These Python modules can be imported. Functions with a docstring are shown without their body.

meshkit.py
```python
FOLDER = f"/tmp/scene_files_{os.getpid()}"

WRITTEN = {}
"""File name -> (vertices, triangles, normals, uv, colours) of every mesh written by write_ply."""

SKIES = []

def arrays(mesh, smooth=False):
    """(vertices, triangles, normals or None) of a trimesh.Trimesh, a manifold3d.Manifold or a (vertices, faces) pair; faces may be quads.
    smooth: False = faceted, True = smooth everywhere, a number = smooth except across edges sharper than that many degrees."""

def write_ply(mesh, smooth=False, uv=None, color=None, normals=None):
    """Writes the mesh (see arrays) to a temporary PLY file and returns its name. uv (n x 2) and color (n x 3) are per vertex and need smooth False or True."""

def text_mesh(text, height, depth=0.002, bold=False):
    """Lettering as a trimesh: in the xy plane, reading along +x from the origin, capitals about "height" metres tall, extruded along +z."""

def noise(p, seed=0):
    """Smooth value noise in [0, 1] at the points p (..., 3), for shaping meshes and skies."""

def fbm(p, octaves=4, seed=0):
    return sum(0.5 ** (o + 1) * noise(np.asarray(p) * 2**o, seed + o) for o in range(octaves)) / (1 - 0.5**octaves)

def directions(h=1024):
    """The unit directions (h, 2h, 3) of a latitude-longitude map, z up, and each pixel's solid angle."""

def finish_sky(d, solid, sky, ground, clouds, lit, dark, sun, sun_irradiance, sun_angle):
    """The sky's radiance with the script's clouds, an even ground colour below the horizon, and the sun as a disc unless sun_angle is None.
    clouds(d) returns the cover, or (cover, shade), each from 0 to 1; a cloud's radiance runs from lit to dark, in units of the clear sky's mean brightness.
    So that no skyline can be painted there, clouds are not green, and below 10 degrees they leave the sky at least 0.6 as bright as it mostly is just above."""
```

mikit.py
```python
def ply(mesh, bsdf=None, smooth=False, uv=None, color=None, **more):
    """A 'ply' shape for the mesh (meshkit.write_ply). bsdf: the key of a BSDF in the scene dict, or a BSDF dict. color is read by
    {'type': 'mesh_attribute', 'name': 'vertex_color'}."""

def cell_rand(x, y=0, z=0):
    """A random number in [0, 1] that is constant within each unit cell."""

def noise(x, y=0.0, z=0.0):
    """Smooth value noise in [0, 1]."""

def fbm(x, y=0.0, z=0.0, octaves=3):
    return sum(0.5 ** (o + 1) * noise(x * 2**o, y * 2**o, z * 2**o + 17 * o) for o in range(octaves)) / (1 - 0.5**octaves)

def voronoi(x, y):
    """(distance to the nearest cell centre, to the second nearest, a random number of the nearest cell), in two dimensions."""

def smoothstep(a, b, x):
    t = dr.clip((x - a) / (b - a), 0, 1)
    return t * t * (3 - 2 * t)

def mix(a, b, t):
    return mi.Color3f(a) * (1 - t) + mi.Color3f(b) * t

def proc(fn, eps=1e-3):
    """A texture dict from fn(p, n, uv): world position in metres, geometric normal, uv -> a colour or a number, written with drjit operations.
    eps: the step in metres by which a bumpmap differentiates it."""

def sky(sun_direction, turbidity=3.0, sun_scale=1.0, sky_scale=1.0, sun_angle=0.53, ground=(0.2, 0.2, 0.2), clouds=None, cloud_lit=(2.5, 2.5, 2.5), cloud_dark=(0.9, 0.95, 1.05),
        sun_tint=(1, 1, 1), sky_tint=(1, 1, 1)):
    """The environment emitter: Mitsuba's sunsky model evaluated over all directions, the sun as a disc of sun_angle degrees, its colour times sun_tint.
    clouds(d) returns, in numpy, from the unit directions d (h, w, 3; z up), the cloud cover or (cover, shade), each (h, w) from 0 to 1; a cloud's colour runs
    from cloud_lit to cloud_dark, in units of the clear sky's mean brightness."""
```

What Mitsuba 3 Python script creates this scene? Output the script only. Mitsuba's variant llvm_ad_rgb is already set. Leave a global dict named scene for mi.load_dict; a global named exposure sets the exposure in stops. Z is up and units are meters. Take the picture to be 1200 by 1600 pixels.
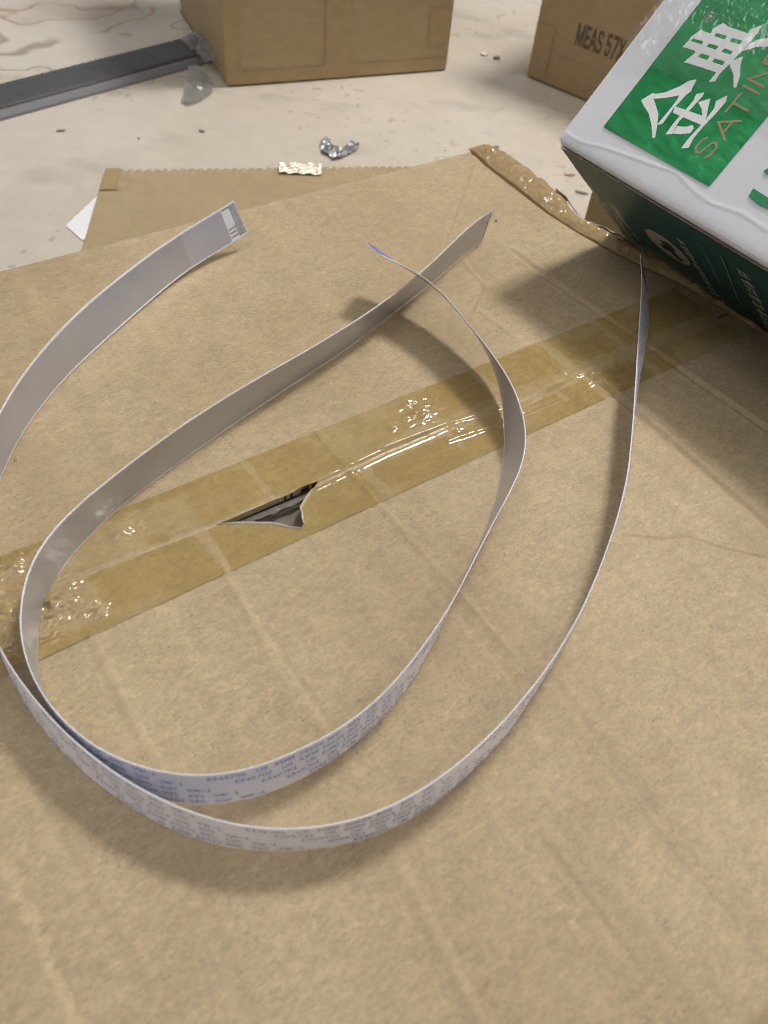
import math, numpy as np, trimesh, shapely, shapely.geometry as sg, mitsuba as mi, drjit as dr, mikit, meshkit
from shapely import affinity
from scipy.spatial import cKDTree
from mikit import proc, noise, fbm, smoothstep, mix, voronoi, ply
mi.set_variant('llvm_ad_rgb') if mi.variant() is None else None
rng = np.random.default_rng(7)
scene, labels = {'type': 'scene'}, {}

# ------------------------------------------------------------------ camera, light, exposure
HB = 0.12                                             # height of the big carton: its top is the stage
FPX, PITCH, ROLL, YAW = 1270.6, math.radians(47.988), math.radians(6.148), math.radians(39.25)
FW = np.array([0, math.cos(PITCH), -math.sin(PITCH)])
_u = np.cross([1.0, 0, 0], FW)
RT = math.cos(ROLL) * np.array([1.0, 0, 0]) + math.sin(ROLL) * _u
UP = -math.sin(ROLL) * np.array([1.0, 0, 0]) + math.cos(ROLL) * _u
EYE = np.array([0, 0, HB + 0.34 * math.sin(PITCH)])
T4 = mi.ScalarTransform4f
scene['camera'] = {
    'type': 'thinlens', 'fov': 2 * math.degrees(math.atan(600 / FPX)), 'fov_axis': 'x', 'near_clip': 0.01, 'far_clip': 30.0,
    'aperture_radius': 0.0010, 'focus_distance': 0.40,
    'to_world': T4().look_at(origin=EYE.tolist(), target=(EYE + FW).tolist(), up=UP.tolist()),
    'film': {'type': 'hdrfilm', 'width': 768, 'height': 1024}, 'sampler': {'type': 'independent', 'sample_count': 64}}
exposure = 0.54


def lamp(key, az, el, dist, w, h, rad, label):
    """A ceiling lamp or an added fill lamp: an emitting panel facing the work place."""
    a, e = math.radians(az), math.radians(el)
    pos = np.array([0.05, 0.25, HB]) + dist * np.array([math.cos(a) * math.cos(e), math.sin(a) * math.cos(e), math.sin(e)])
    m = trimesh.creation.box((w, h, 0.01))
    flat = trimesh.Trimesh([[-w / 2, -h / 2, -0.007], [w / 2, -h / 2, -0.007], [w / 2, h / 2, -0.007], [-w / 2, h / 2, -0.007]], [[0, 2, 1], [0, 3, 2]], process=False)
    R = T4().translate(pos.tolist()).rotate([0, 0, 1], az)
    scene[key] = ply(flat, {'type': 'diffuse'}, to_world=R, emitter={'type': 'area', 'radiance': {'type': 'rgb', 'value': rad}})
    scene[key + '__housing'] = ply(m, {'type': 'diffuse'}, to_world=R)
    labels[key] = {'label': label, 'category': 'lamp'}


LAMP_COL = np.array([1.0, 0.985, 0.95])
lamp('ceiling_lamp', 58, 59, 2.3, 0.42, 0.42, (LAMP_COL * 50).tolist(), 'white square ceiling lamp beyond the cartons, above the camera view')
lamp('ceiling_lamp_001', -150, 62, 2.4, 1.3, 1.3, (LAMP_COL * 1.45 * np.array([0.97, 0.99, 1.06])).tolist(), 'white fill lamp added behind the camera on the left, out of view')  # added fill, brightens the faces turned to the camera
lamp('ceiling_lamp_002', -35, 60, 2.4, 1.3, 1.3, (LAMP_COL * 1.45 * np.array([0.97, 0.99, 1.06])).tolist(), 'white fill lamp added behind the camera on the right, out of view')  # second added fill, from the right of the camera
scene['room_light'] = {'type': 'constant', 'radiance': {'type': 'rgb', 'value': [0.17, 0.168, 0.163]}}

# ------------------------------------------------------------------ helpers
AX = np.array([math.cos(YAW), math.sin(YAW), 0]); AY = np.array([-math.sin(YAW), math.cos(YAW), 0]); AZ = np.array([0, 0, 1.0])


def W(u, v, z=0.0):
    """Carton coordinates (u along its seam, v across, z above its top) to the world."""
    u, v, z = np.broadcast_arrays(u, v, z)
    return u[..., None] * AX + v[..., None] * AY + (z[..., None] + HB) * AZ


def spot(px, py, z):
    """Where the surveyed sight line of a photo point meets the level z: used to measure the layout."""
    d = RT * (px - 600) - UP * (py - 800) + FW * FPX
    return EYE + (z - EYE[2]) / d[2] * d


def UV(pts):
    return np.array([[spot(x, y, HB) @ AX, spot(x, y, HB) @ AY] for x, y in pts])


def on_plane(px, py, o, n):
    d = RT * (px - 600) - UP * (py - 800) + FW * FPX
    return EYE + ((o - EYE) @ n) / (d @ n) * d


def add(key, mesh, bsdf, smooth=False, uv=None, **kw):
    k, n = key, 0
    while k in scene:
        n += 1
        k = f'{key}_{n:03d}'
    scene[k] = ply(mesh, bsdf, smooth, uv, **kw)
    return k


def tag(key, label, cat=None, group=None, kind=None):
    labels[key] = {'label': label}
    if cat: labels[key]['category'] = cat
    if group: labels[key]['group'] = group
    if kind: labels[key]['kind'] = kind


def grid(us, vs, zf, hole=None, snap=0.0, skirt=0.0):
    """A sheet over us x vs in carton coordinates lifted by zf(u, v), with an optional polygon cut out."""
    U, V = np.meshgrid(us, vs, indexing='ij')
    U, V = U.ravel().copy(), V.ravel().copy()
    nu, nv = len(us), len(vs)
    i = (np.arange(nu - 1)[:, None] * nv + np.arange(nv - 1)[None]).ravel()
    f = np.concatenate([np.stack([i, i + nv, i + nv + 1], 1), np.stack([i, i + nv + 1, i + 1], 1)])
    if hole is not None:
        x0, y0, x1, y1 = hole.buffer(snap).bounds
        near = np.nonzero((U > x0) & (U < x1) & (V > y0) & (V < y1))[0]
        ring = hole.exterior
        for k in near:
            p = sg.Point(U[k], V[k])
            if ring.distance(p) < snap:
                q = ring.interpolate(ring.project(p)); U[k], V[k] = q.x, q.y
        c = np.stack([U[f].mean(1), V[f].mean(1)], 1)
        cand = np.nonzero((c[:, 0] > x0) & (c[:, 0] < x1) & (c[:, 1] > y0) & (c[:, 1] < y1))[0]
        keep = np.ones(len(f), bool); keep[cand] = ~shapely.contains_xy(hole, c[cand, 0], c[cand, 1])
        f = f[keep]
    P = W(U, V, zf(U, V))
    if skirt:
        m = trimesh.Trimesh(P, f, process=False)
        e = m.edges_sorted; o = m.edges
        _, inv, cnt = np.unique(e, axis=0, return_inverse=True, return_counts=True)
        b = o[cnt[inv.ravel()] == 1]
        ids, loc = np.unique(b, return_inverse=True); loc = loc.reshape(b.shape)
        low = P[ids] - AZ * skirt
        n = len(P); a0, a1 = b[:, 0], b[:, 1]
        f = np.concatenate([f, np.stack([a0, n + loc[:, 0], a1], 1), np.stack([a1, n + loc[:, 0], n + loc[:, 1]], 1)])
        P = np.concatenate([P, low])
    return trimesh.Trimesh(P, f, process=False)


def rounded_box(sx, sy, sz, r=0.004, seg=8):
    import manifold3d as m3
    s = m3.Manifold.sphere(r, seg * 4)
    c = [s.translate((x, y, z)) for x in (-sx / 2 + r, sx / 2 - r) for y in (-sy / 2 + r, sy / 2 - r) for z in (-sz / 2 + r, sz / 2 - r)]
    h = m3.Manifold.batch_hull(c).to_mesh()
    return trimesh.Trimesh(h.vert_properties[:, :3], h.tri_verts, process=False)


def frame(mesh, o, ex, ey, ez):
    m = mesh.copy(); v = np.asarray(m.vertices)
    m.vertices = np.asarray(o) + v[:, :1] * ex + v[:, 1:2] * ey + v[:, 2:] * ez
    return m


def slab(poly, depth):
    gs = [g for g in getattr(poly, 'geoms', [poly]) if g.area > 0]
    return trimesh.util.concatenate([trimesh.creation.extrude_polygon(g, depth, engine='earcut') for g in gs])


def h3(x, y, z=0.0, s=1.0, seed=0, octv=3):
    p = np.stack(np.broadcast_arrays(np.asarray(x, float) * s, np.asarray(y, float) * s, np.asarray(z, float) * s + 0.37), -1)
    return meshkit.fbm(p + 50, octv, seed)


def rgb(*c):
    return {'type': 'rgb', 'value': list(map(float, c))}


# ------------------------------------------------------------------ materials
CU, SU = math.cos(YAW), math.sin(YAW)


def uvw(p):
    return p.x * CU + p.y * SU, -p.x * SU + p.y * CU


WEAR_SHADE = [(*UV([a])[0], *UV([b])[0], w, k) for a, b, w, k in [((12, 1352), (125, 1610), 0.0026, 0.16), ((150, 1000), (232, 1165), 0.0018, 0.10), ((552, 742), (712, 916), 0.0016, 0.08), ((712, 916), (830, 1050), 0.0014, 0.06),
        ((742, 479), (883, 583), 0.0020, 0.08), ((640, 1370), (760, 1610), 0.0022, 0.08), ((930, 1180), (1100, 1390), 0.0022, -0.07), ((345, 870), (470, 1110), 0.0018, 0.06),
        ((783, 1279), (917, 1475), 0.0022, 0.08), ((858, 1325), (910, 1395), 0.0014, -0.10), ((1050, 1318), (1145, 1435), 0.0022, -0.07), ((935, 1190), (985, 1255), 0.0018, 0.07), ((420, 1000), (520, 1150), 0.0016, 0.06)]]  # scuffs plus the lit and shaded sides of wrinkles, as colour


def kraft_col(p, n, uv):
    u, v = uvw(p)
    z = p.z
    big = fbm(u * 14, v * 14, z * 14, 3)
    mid = fbm(u * 230, v * 400, z * 300 + 3, 3)
    mot = fbm(u * 60, v * 75, z * 70 + 5, 2)
    fine = noise(u * 700 + 9, v * 1300, z * 900)
    fib = noise(u * 750 + v * 400, v * 2500 - u * 500, z * 1500 + 7)
    fib2 = noise(u * 2200 - v * 900, v * 650 + u * 700, z * 1500 + 17)
    c = mix((0.375, 0.278, 0.162), (0.435, 0.332, 0.202), smoothstep(0.25, 0.75, big))
    fine2 = noise(u * 1150 + 400 * v, v * 1900 - 300 * u, z * 1500)
    t = (mid - 0.5) * 0.22 + (mot - 0.5) * 0.12 + (fine - 0.5) * 0.17 + (fine2 - 0.5) * 0.17
    c = c * (1 + t)
    clus = smoothstep(0.35, 0.75, noise(u * 55, v * 55, z * 55 + 9))
    dark = (smoothstep(0.76, 0.95, fib) * 0.24 + smoothstep(0.80, 0.96, fib2) * 0.22) * (0.35 + 0.65 * clus)
    light = smoothstep(0.82, 0.97, noise(u * 300, v * 900, z * 500 + 40)) * 0.14
    streak = (noise(u * 150, v * 7.0, z * 30 + 60) - 0.5) * 0.12 + smoothstep(0.70, 0.9, noise(u * 85, v * 5.0 + 4, z * 30 + 80)) * 0.13 - smoothstep(0.80, 0.95, noise(u * 140, v * 6.0 + 9, z * 30 + 90)) * 0.12
    for x0, y0, x1, y1, w, k in WEAR_SHADE:                                               # rubbed lines over single flutes, with crease light and shade painted in
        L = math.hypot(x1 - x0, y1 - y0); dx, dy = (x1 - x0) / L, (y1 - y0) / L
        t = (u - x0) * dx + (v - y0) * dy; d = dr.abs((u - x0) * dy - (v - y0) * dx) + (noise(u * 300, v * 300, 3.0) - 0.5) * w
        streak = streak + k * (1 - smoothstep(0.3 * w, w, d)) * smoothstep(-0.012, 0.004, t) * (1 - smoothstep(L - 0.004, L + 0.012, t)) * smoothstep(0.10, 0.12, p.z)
    return c * (1 - dark + light + streak)


def kraft_bump(p, n, uv):
    u, v = uvw(p)
    return noise(u * 500, v * 900, p.z * 700) * 0.00006 + noise(u * 1500, v * 1500, p.z * 1500) * 0.00003


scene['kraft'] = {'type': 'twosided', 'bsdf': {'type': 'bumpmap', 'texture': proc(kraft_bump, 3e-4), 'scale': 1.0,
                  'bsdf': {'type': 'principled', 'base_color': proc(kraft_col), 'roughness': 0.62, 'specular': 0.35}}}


GAPS = [(0.0745, 0.0022, 0.17, 0.207), (0.1505, 0.0026, 0.17, 0.204), (0.108, 0.0014, 0.204, 0.24), (0.197, 0.0016, 0.19, 0.215), (0.236, 0.0030, 0.203, 0.24), (0.262, 0.0018, 0.19, 0.204), (0.283, 0.0032, 0.17, 0.24),
        (0.321, 0.0026, 0.17, 0.24), (0.020, 0.010, 0.187, 0.209), (0.043, 0.006, 0.211, 0.224), (-0.02, 0.012, 0.17, 0.24)]


def tape_col(p, n, uv):
    u, v = uvw(p)
    k = kraft_col(p, n, uv)
    stuck = (0.45 + 0.55 * smoothstep(0.30, 0.50, fbm(u * 26, v * 60 + 5, p.z * 40, 3)))            # where the glue has wetted the paper it reads darker
    gap = mi.Float(0)
    ragged = (fbm(u * 240, v * 240, 1.0) - 0.5) * 0.0035
    for u0, wd, v0, v1 in GAPS:                                                      # strips along the flutes where the film does not touch
        gap = dr.maximum(gap, (1 - smoothstep(wd * 0.8, wd, dr.abs(u - u0) + ragged)) * smoothstep(v0 - 0.002, v0 + 0.001, v) * (1 - smoothstep(v1 - 0.001, v1 + 0.002, v)))
    vs = v - (0.2098 - 0.0265 * u)
    patchy = fbm(u * 34 + 3, v * 34, 2.0, 2)
    along = (1 - smoothstep(0.0045, 0.0060, dr.abs(vs - 0.0006) + ragged)) * smoothstep(0.15, 0.17, u)          # the film bridges the open seam
    along = dr.maximum(along, (1 - smoothstep(0.010, 0.012, dr.abs(vs - 0.009) + ragged)) * (1 - smoothstep(0.070, 0.082, u)) * smoothstep(0.40, 0.5, patchy))
    gap = dr.maximum(gap, dr.maximum(along * 0.85, smoothstep(0.56, 0.66, patchy) * smoothstep(0.19, 0.25, u)))
    stuck = stuck * (1 - 0.82 * gap)
    wet = mi.Color3f(k) * mi.Color3f(0.79, 0.725, 0.475)
    dry = mi.Color3f(k) * mi.Color3f(0.96, 0.93, 0.84)
    return mix(dry, wet, stuck * 0.9 + 0.08)


scene['edge_tape_skin'] = {'type': 'twosided', 'bsdf': {'type': 'principled', 'base_color': proc(lambda p, n, uv: mi.Color3f(kraft_col(p, n, uv)) * mi.Color3f(0.92, 0.855, 0.72)), 'roughness': 0.14, 'specular': 0.5}}
scene['tape'] = {'type': 'twosided', 'bsdf': {'type': 'principled', 'base_color': proc(tape_col), 'roughness': 0.13, 'specular': 0.5}}


def side_col(p, n, uv):
    a = p.x * 0.9 + p.y * 0.44; b = -p.x * 0.44 + p.y * 0.9
    big = fbm(a * 11, b * 11, p.z * 11, 3); mid = fbm(a * 120, b * 120, p.z * 160, 3)
    return mix((0.33, 0.242, 0.135), (0.395, 0.295, 0.172), big) * (0.9 + 0.2 * mid)


scene['carton_board'] = {'type': 'twosided', 'bsdf': {'type': 'principled', 'base_color': proc(side_col), 'roughness': 0.6, 'specular': 0.3}}


def side_tape_col(p, n, uv):
    return mi.Color3f(side_col(p, n, uv)) * mi.Color3f(0.93, 0.87, 0.76)


scene['carton_tape'] = {'type': 'twosided', 'bsdf': {'type': 'principled', 'base_color': proc(side_tape_col), 'roughness': 0.35, 'specular': 0.5, 'clearcoat': 0.5}}


def floor_col(p, n, uv):
    big = fbm(p.x * 5, p.y * 5, 0.3, 4); mid = fbm(p.x * 60, p.y * 60, 1.0, 3)
    c = mix((0.50, 0.435, 0.355), (0.575, 0.512, 0.43), smoothstep(0.25, 0.75, big))
    sp = smoothstep(0.84, 0.9, noise(p.x * 130, p.y * 130, 5.0)) * smoothstep(0.5, 0.75, noise(p.x * 9, p.y * 9, 7.0))
    smear = smoothstep(0.62, 0.85, fbm(p.x * 16 + p.y * 5, p.y * 30, 2.0, 3)) * 0.12
    return c * (0.95 + 0.1 * mid) * (1 - 0.22 * sp - smear)


scene['tape_bright'] = {'type': 'twosided', 'bsdf': {'type': 'principled', 'base_color': rgb(0.45, 0.37, 0.22), 'roughness': 0.16, 'specular': 0.8}}
scene['floor_sheet'] = {'type': 'principled', 'base_color': proc(floor_col), 'roughness': 0.5, 'specular': 0.4}


def marble_col(p, n, uv):
    w = fbm(p.x * 7, p.y * 7, 1.0, 4); w2 = fbm(p.x * 7 + 31, p.y * 7 + 9, 2.0, 4)
    r1 = dr.abs(noise(p.x * 9 + 4 * w, p.y * 9 + 4 * w2, 3.0) - 0.5); r2 = dr.abs(noise(p.x * 15 + 3 * w2, p.y * 13 + 4 * w, 8.0) - 0.5)
    vein = (1 - smoothstep(0.0, 0.075, r1)) * smoothstep(0.38, 0.55, fbm(p.x * 10, p.y * 10, 4.0, 2)); vein2 = (1 - smoothstep(0.0, 0.06, r2)) * smoothstep(0.45, 0.65, noise(p.x * 12, p.y * 12, 6.0))
    c = mix((0.44, 0.375, 0.30), (0.60, 0.54, 0.46), smoothstep(0.3, 0.7, w))
    c = mix(c, (0.34, 0.19, 0.09), vein * 0.75)
    return mix(c, (0.16, 0.11, 0.07), vein2 * 0.6)


scene['marble'] = {'type': 'principled', 'base_color': proc(marble_col), 'roughness': 0.22, 'specular': 0.5}
scene['dark_rubber'] = {'type': 'principled', 'base_color': proc(lambda p, n, uv: mi.Color3f(0.070, 0.068, 0.072) * (0.8 + 0.4 * fbm(p.x * 60, p.y * 60, p.z * 60, 3))), 'roughness': 0.45, 'specular': 0.5}
scene['grey_edge'] = {'type': 'principled', 'base_color': rgb(0.20, 0.195, 0.205), 'roughness': 0.4}
scene['ribbon_white'] = {'type': 'twosided', 'bsdf': {'type': 'principled', 'base_color': rgb(0.80, 0.80, 0.87), 'roughness': 0.38, 'specular': 0.5}}


def foil_col(p, n, uv):
    s = uv.x
    return mi.Color3f(0.47, 0.465, 0.49) * (0.9 + 0.2 * fbm(p.x * 40, p.y * 40, p.z * 40, 3))


scene['ribbon_foil'] = {'type': 'twosided', 'bsdf': {'type': 'bumpmap', 'scale': 1.0, 'texture': proc(lambda p, n, uv: fbm(p.x * 110, p.y * 110, p.z * 110, 2) * 0.00022, 4e-4),
                        'bsdf': {'type': 'principled', 'base_color': proc(foil_col), 'roughness': 0.30, 'metallic': 0.40, 'specular': 0.5}}}
scene['foil_label'] = {'type': 'twosided', 'bsdf': {'type': 'bumpmap', 'scale': 1.0, 'texture': proc(lambda p, n, uv: fbm(p.x * 260 + p.y * 200, p.y * 60, p.z * 260, 2) * 0.00016, 3e-4),
                       'bsdf': {'type': 'principled', 'base_color': rgb(0.50, 0.50, 0.555), 'roughness': 0.28, 'metallic': 0.2, 'specular': 0.5}}}
scene['hole_lip'] = {'type': 'twosided', 'bsdf': {'type': 'principled', 'base_color': rgb(0.46, 0.40, 0.28), 'roughness': 0.3, 'specular': 0.5}}
scene['ink_blue'] = {'type': 'twosided', 'bsdf': {'type': 'diffuse', 'reflectance': rgb(0.08, 0.12, 0.48)}}
scene['ink_blue_grey'] = {'type': 'twosided', 'bsdf': {'type': 'diffuse', 'reflectance': rgb(0.13, 0.15, 0.36)}}
scene['contact_tin'] = {'type': 'twosided', 'bsdf': {'type': 'principled', 'base_color': rgb(0.03, 0.035, 0.05), 'roughness': 0.4}}
scene['stiffener_blue'] = {'type': 'twosided', 'bsdf': {'type': 'principled', 'base_color': rgb(0.13, 0.13, 0.42), 'roughness': 0.35, 'specular': 0.5}}
scene['ink_black'] = {'type': 'twosided', 'bsdf': {'type': 'diffuse', 'reflectance': rgb(0.06, 0.05, 0.045)}}
scene['flap_shade'] = {'type': 'twosided', 'bsdf': {'type': 'diffuse', 'reflectance': rgb(0.20, 0.165, 0.13)}}  # board colour darkened to carry the shade inside the carton
scene['ink_stencil'] = {'type': 'twosided', 'bsdf': {'type': 'diffuse', 'reflectance': rgb(0.13, 0.105, 0.075)}}
scene['sheet_board'] = {'type': 'twosided', 'bsdf': {'type': 'principled', 'base_color': proc(lambda p, n, uv: mix((0.36, 0.268, 0.155), (0.41, 0.31, 0.185), fbm(p.x * 14, p.y * 14, p.z * 14, 3)) * (0.93 + 0.14 * fbm(p.x * 150 + p.y * 60, p.y * 150, 2.0, 2))), 'roughness': 0.6, 'specular': 0.3}}
scene['hole_shade_film'] = {'type': 'twosided', 'bsdf': {'type': 'principled', 'base_color': rgb(0.15, 0.13, 0.105), 'roughness': 0.5, 'specular': 0.3}}  # dark tone stands for the shade inside the tear
scene['clear_film'] = {'type': 'thindielectric', 'int_ior': 1.5}


def gf_col(p, n, uv):
    return mix((0.02, 0.26, 0.075), (0.07, 0.52, 0.19), fbm(p.x * 60, p.y * 60, p.z * 160, 3))


scene['green_foil'] = {'type': 'twosided', 'bsdf': {'type': 'bumpmap', 'scale': 1.0, 'texture': proc(lambda p, n, uv: fbm(p.x * 110, p.y * 110, p.z * 380, 3) * 0.0007, 4e-4),
                       'bsdf': {'type': 'principled', 'base_color': proc(gf_col), 'roughness': 0.27, 'metallic': 0.65, 'specular': 0.6}}}
scene['box_white'] = {'type': 'twosided', 'bsdf': {'type': 'principled', 'base_color': proc(lambda p, n, uv: mi.Color3f(0.70, 0.71, 0.74) * (0.94 + 0.1 * fbm(p.x * 25, p.y * 25, p.z * 25, 3))), 'roughness': 0.35, 'specular': 0.5}}
scene['print_white'] = {'type': 'twosided', 'bsdf': {'type': 'principled', 'base_color': rgb(0.80, 0.80, 0.80), 'roughness': 0.35}}
scene['print_gold'] = {'type': 'twosided', 'bsdf': {'type': 'principled', 'base_color': rgb(0.36, 0.30, 0.17), 'roughness': 0.4, 'metallic': 0.3}}
scene['print_green'] = {'type': 'twosided', 'bsdf': {'type': 'principled', 'base_color': rgb(0.03, 0.24, 0.10), 'roughness': 0.35}}
scene['print_pale'] = {'type': 'twosided', 'bsdf': {'type': 'diffuse', 'reflectance': rgb(0.30, 0.30, 0.25)}}
scene['print_dim'] = {'type': 'twosided', 'bsdf': {'type': 'diffuse', 'reflectance': rgb(0.11, 0.14, 0.125)}}
scene['paper_white'] = {'type': 'twosided', 'bsdf': {'type': 'principled', 'base_color': rgb(0.80, 0.80, 0.80), 'roughness': 0.5}}
scene['raw_edge'] = {'type': 'twosided', 'bsdf': {'type': 'diffuse', 'reflectance': proc(lambda p, n, uv: mi.Color3f(0.42, 0.38, 0.31) * (0.6 + 0.8 * fbm(p.x * 500, p.y * 500, p.z * 500, 2)))}}
scene['foil_scrap_metal'] = {'type': 'twosided', 'bsdf': {'type': 'principled', 'base_color': rgb(0.36, 0.36, 0.37), 'roughness': 0.35, 'metallic': 0.7}}
scene['film_milky'] = {'type': 'principledthin', 'base_color': rgb(0.92, 0.92, 0.92), 'roughness': 0.25, 'spec_trans': 0.80, 'diff_trans': 1.2, 'eta': 1.4}
scene['crumb_dark'] = {'type': 'diffuse', 'reflectance': rgb(0.22, 0.19, 0.16)}
scene['crumb_pale'] = {'type': 'diffuse', 'reflectance': rgb(0.72, 0.71, 0.70)}
scene['crumb_rust'] = {'type': 'diffuse', 'reflectance': rgb(0.42, 0.27, 0.18)}

# ------------------------------------------------------------------ the setting: floor, marble, threshold
def quad(poly, z, t=0.0):
    m = slab(poly, 0.02); m.apply_translation([0, 0, z - 0.02])
    return m


s0, s1 = np.array([-0.449, 0.867]), np.array([-0.274, 1.084])
sd = (s1 - s0) / np.linalg.norm(s1 - s0); sn = np.array([-sd[1], sd[0]])          # sn points to the marble
bl0 = spot(355, 137, 0)[:2]; bl1 = spot(698, 111, 0)[:2]
blx = (bl1 - bl0) / np.linalg.norm(bl1 - bl0); bly = np.array([-blx[1], blx[0]]); blw = np.linalg.norm(bl1 - bl0); bld = 0.24
foot = sg.Polygon([bl0, bl0 + blx * blw, bl0 + blx * blw + bly * bld, bl0 + bly * bld])
band = lambda a, b, t0=-3.0, t1=3.0: sg.Polygon([s0 + sd * t0 + sn * a, s0 + sd * t1 + sn * a, s0 + sd * t1 + sn * b, s0 + sd * t0 + sn * b])
half = sg.box(-3, -3, 3, 4)
add('floor', quad(half, 0.0), 'floor_sheet'); tag('floor', 'pale beige smooth floor under the cartons', kind='structure')
add('marble_floor', quad(band(0.0, 4).intersection(half).difference(foot.buffer(0.002)), 0.004), 'marble')
tag('marble_floor', 'cream marble patterned floor with brown veins beyond the dark strip', kind='structure')
# the dark strip: a bar with a chamfered grey edge towards the camera
def bar(prof, t0, t1):
    prof = np.array(prof); n = len(prof)
    P = np.concatenate([np.c_[(s0 + sd * t + sn * prof[:, :1]), prof[:, 1]] for t in (t0, t1)])
    f = []
    for i in range(n):
        j = (i + 1) % n
        f += [[i, j, n + j], [i, n + j, n + i]]
    for i in range(1, n - 1): f += [[0, i + 1, i], [n, n + i, n + i + 1]]
    m = trimesh.Trimesh(P, f, process=True); m.fix_normals(); return m


tend = float((bl0 - s0) @ sd) + 0.115
add('threshold_strip', bar([(-0.052, 0), (-0.052, 0.009), (-0.049, 0.0105), (-0.002, 0.0105), (0.0, 0.009), (0.0, 0)], -0.6, 0.279 + 0.012), 'dark_rubber')
add('threshold_strip__edge', bar([(-0.0590, 0), (-0.0590, 0.003), (-0.0555, 0.008), (-0.0522, 0.008), (-0.0522, 0)], -0.6, 0.279 + 0.004), 'grey_edge')
tag('threshold_strip', 'dark grey threshold strip lying between the beige floor and the marble', 'threshold')
tag('threshold_strip__edge', 'light grey front edge')

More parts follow.
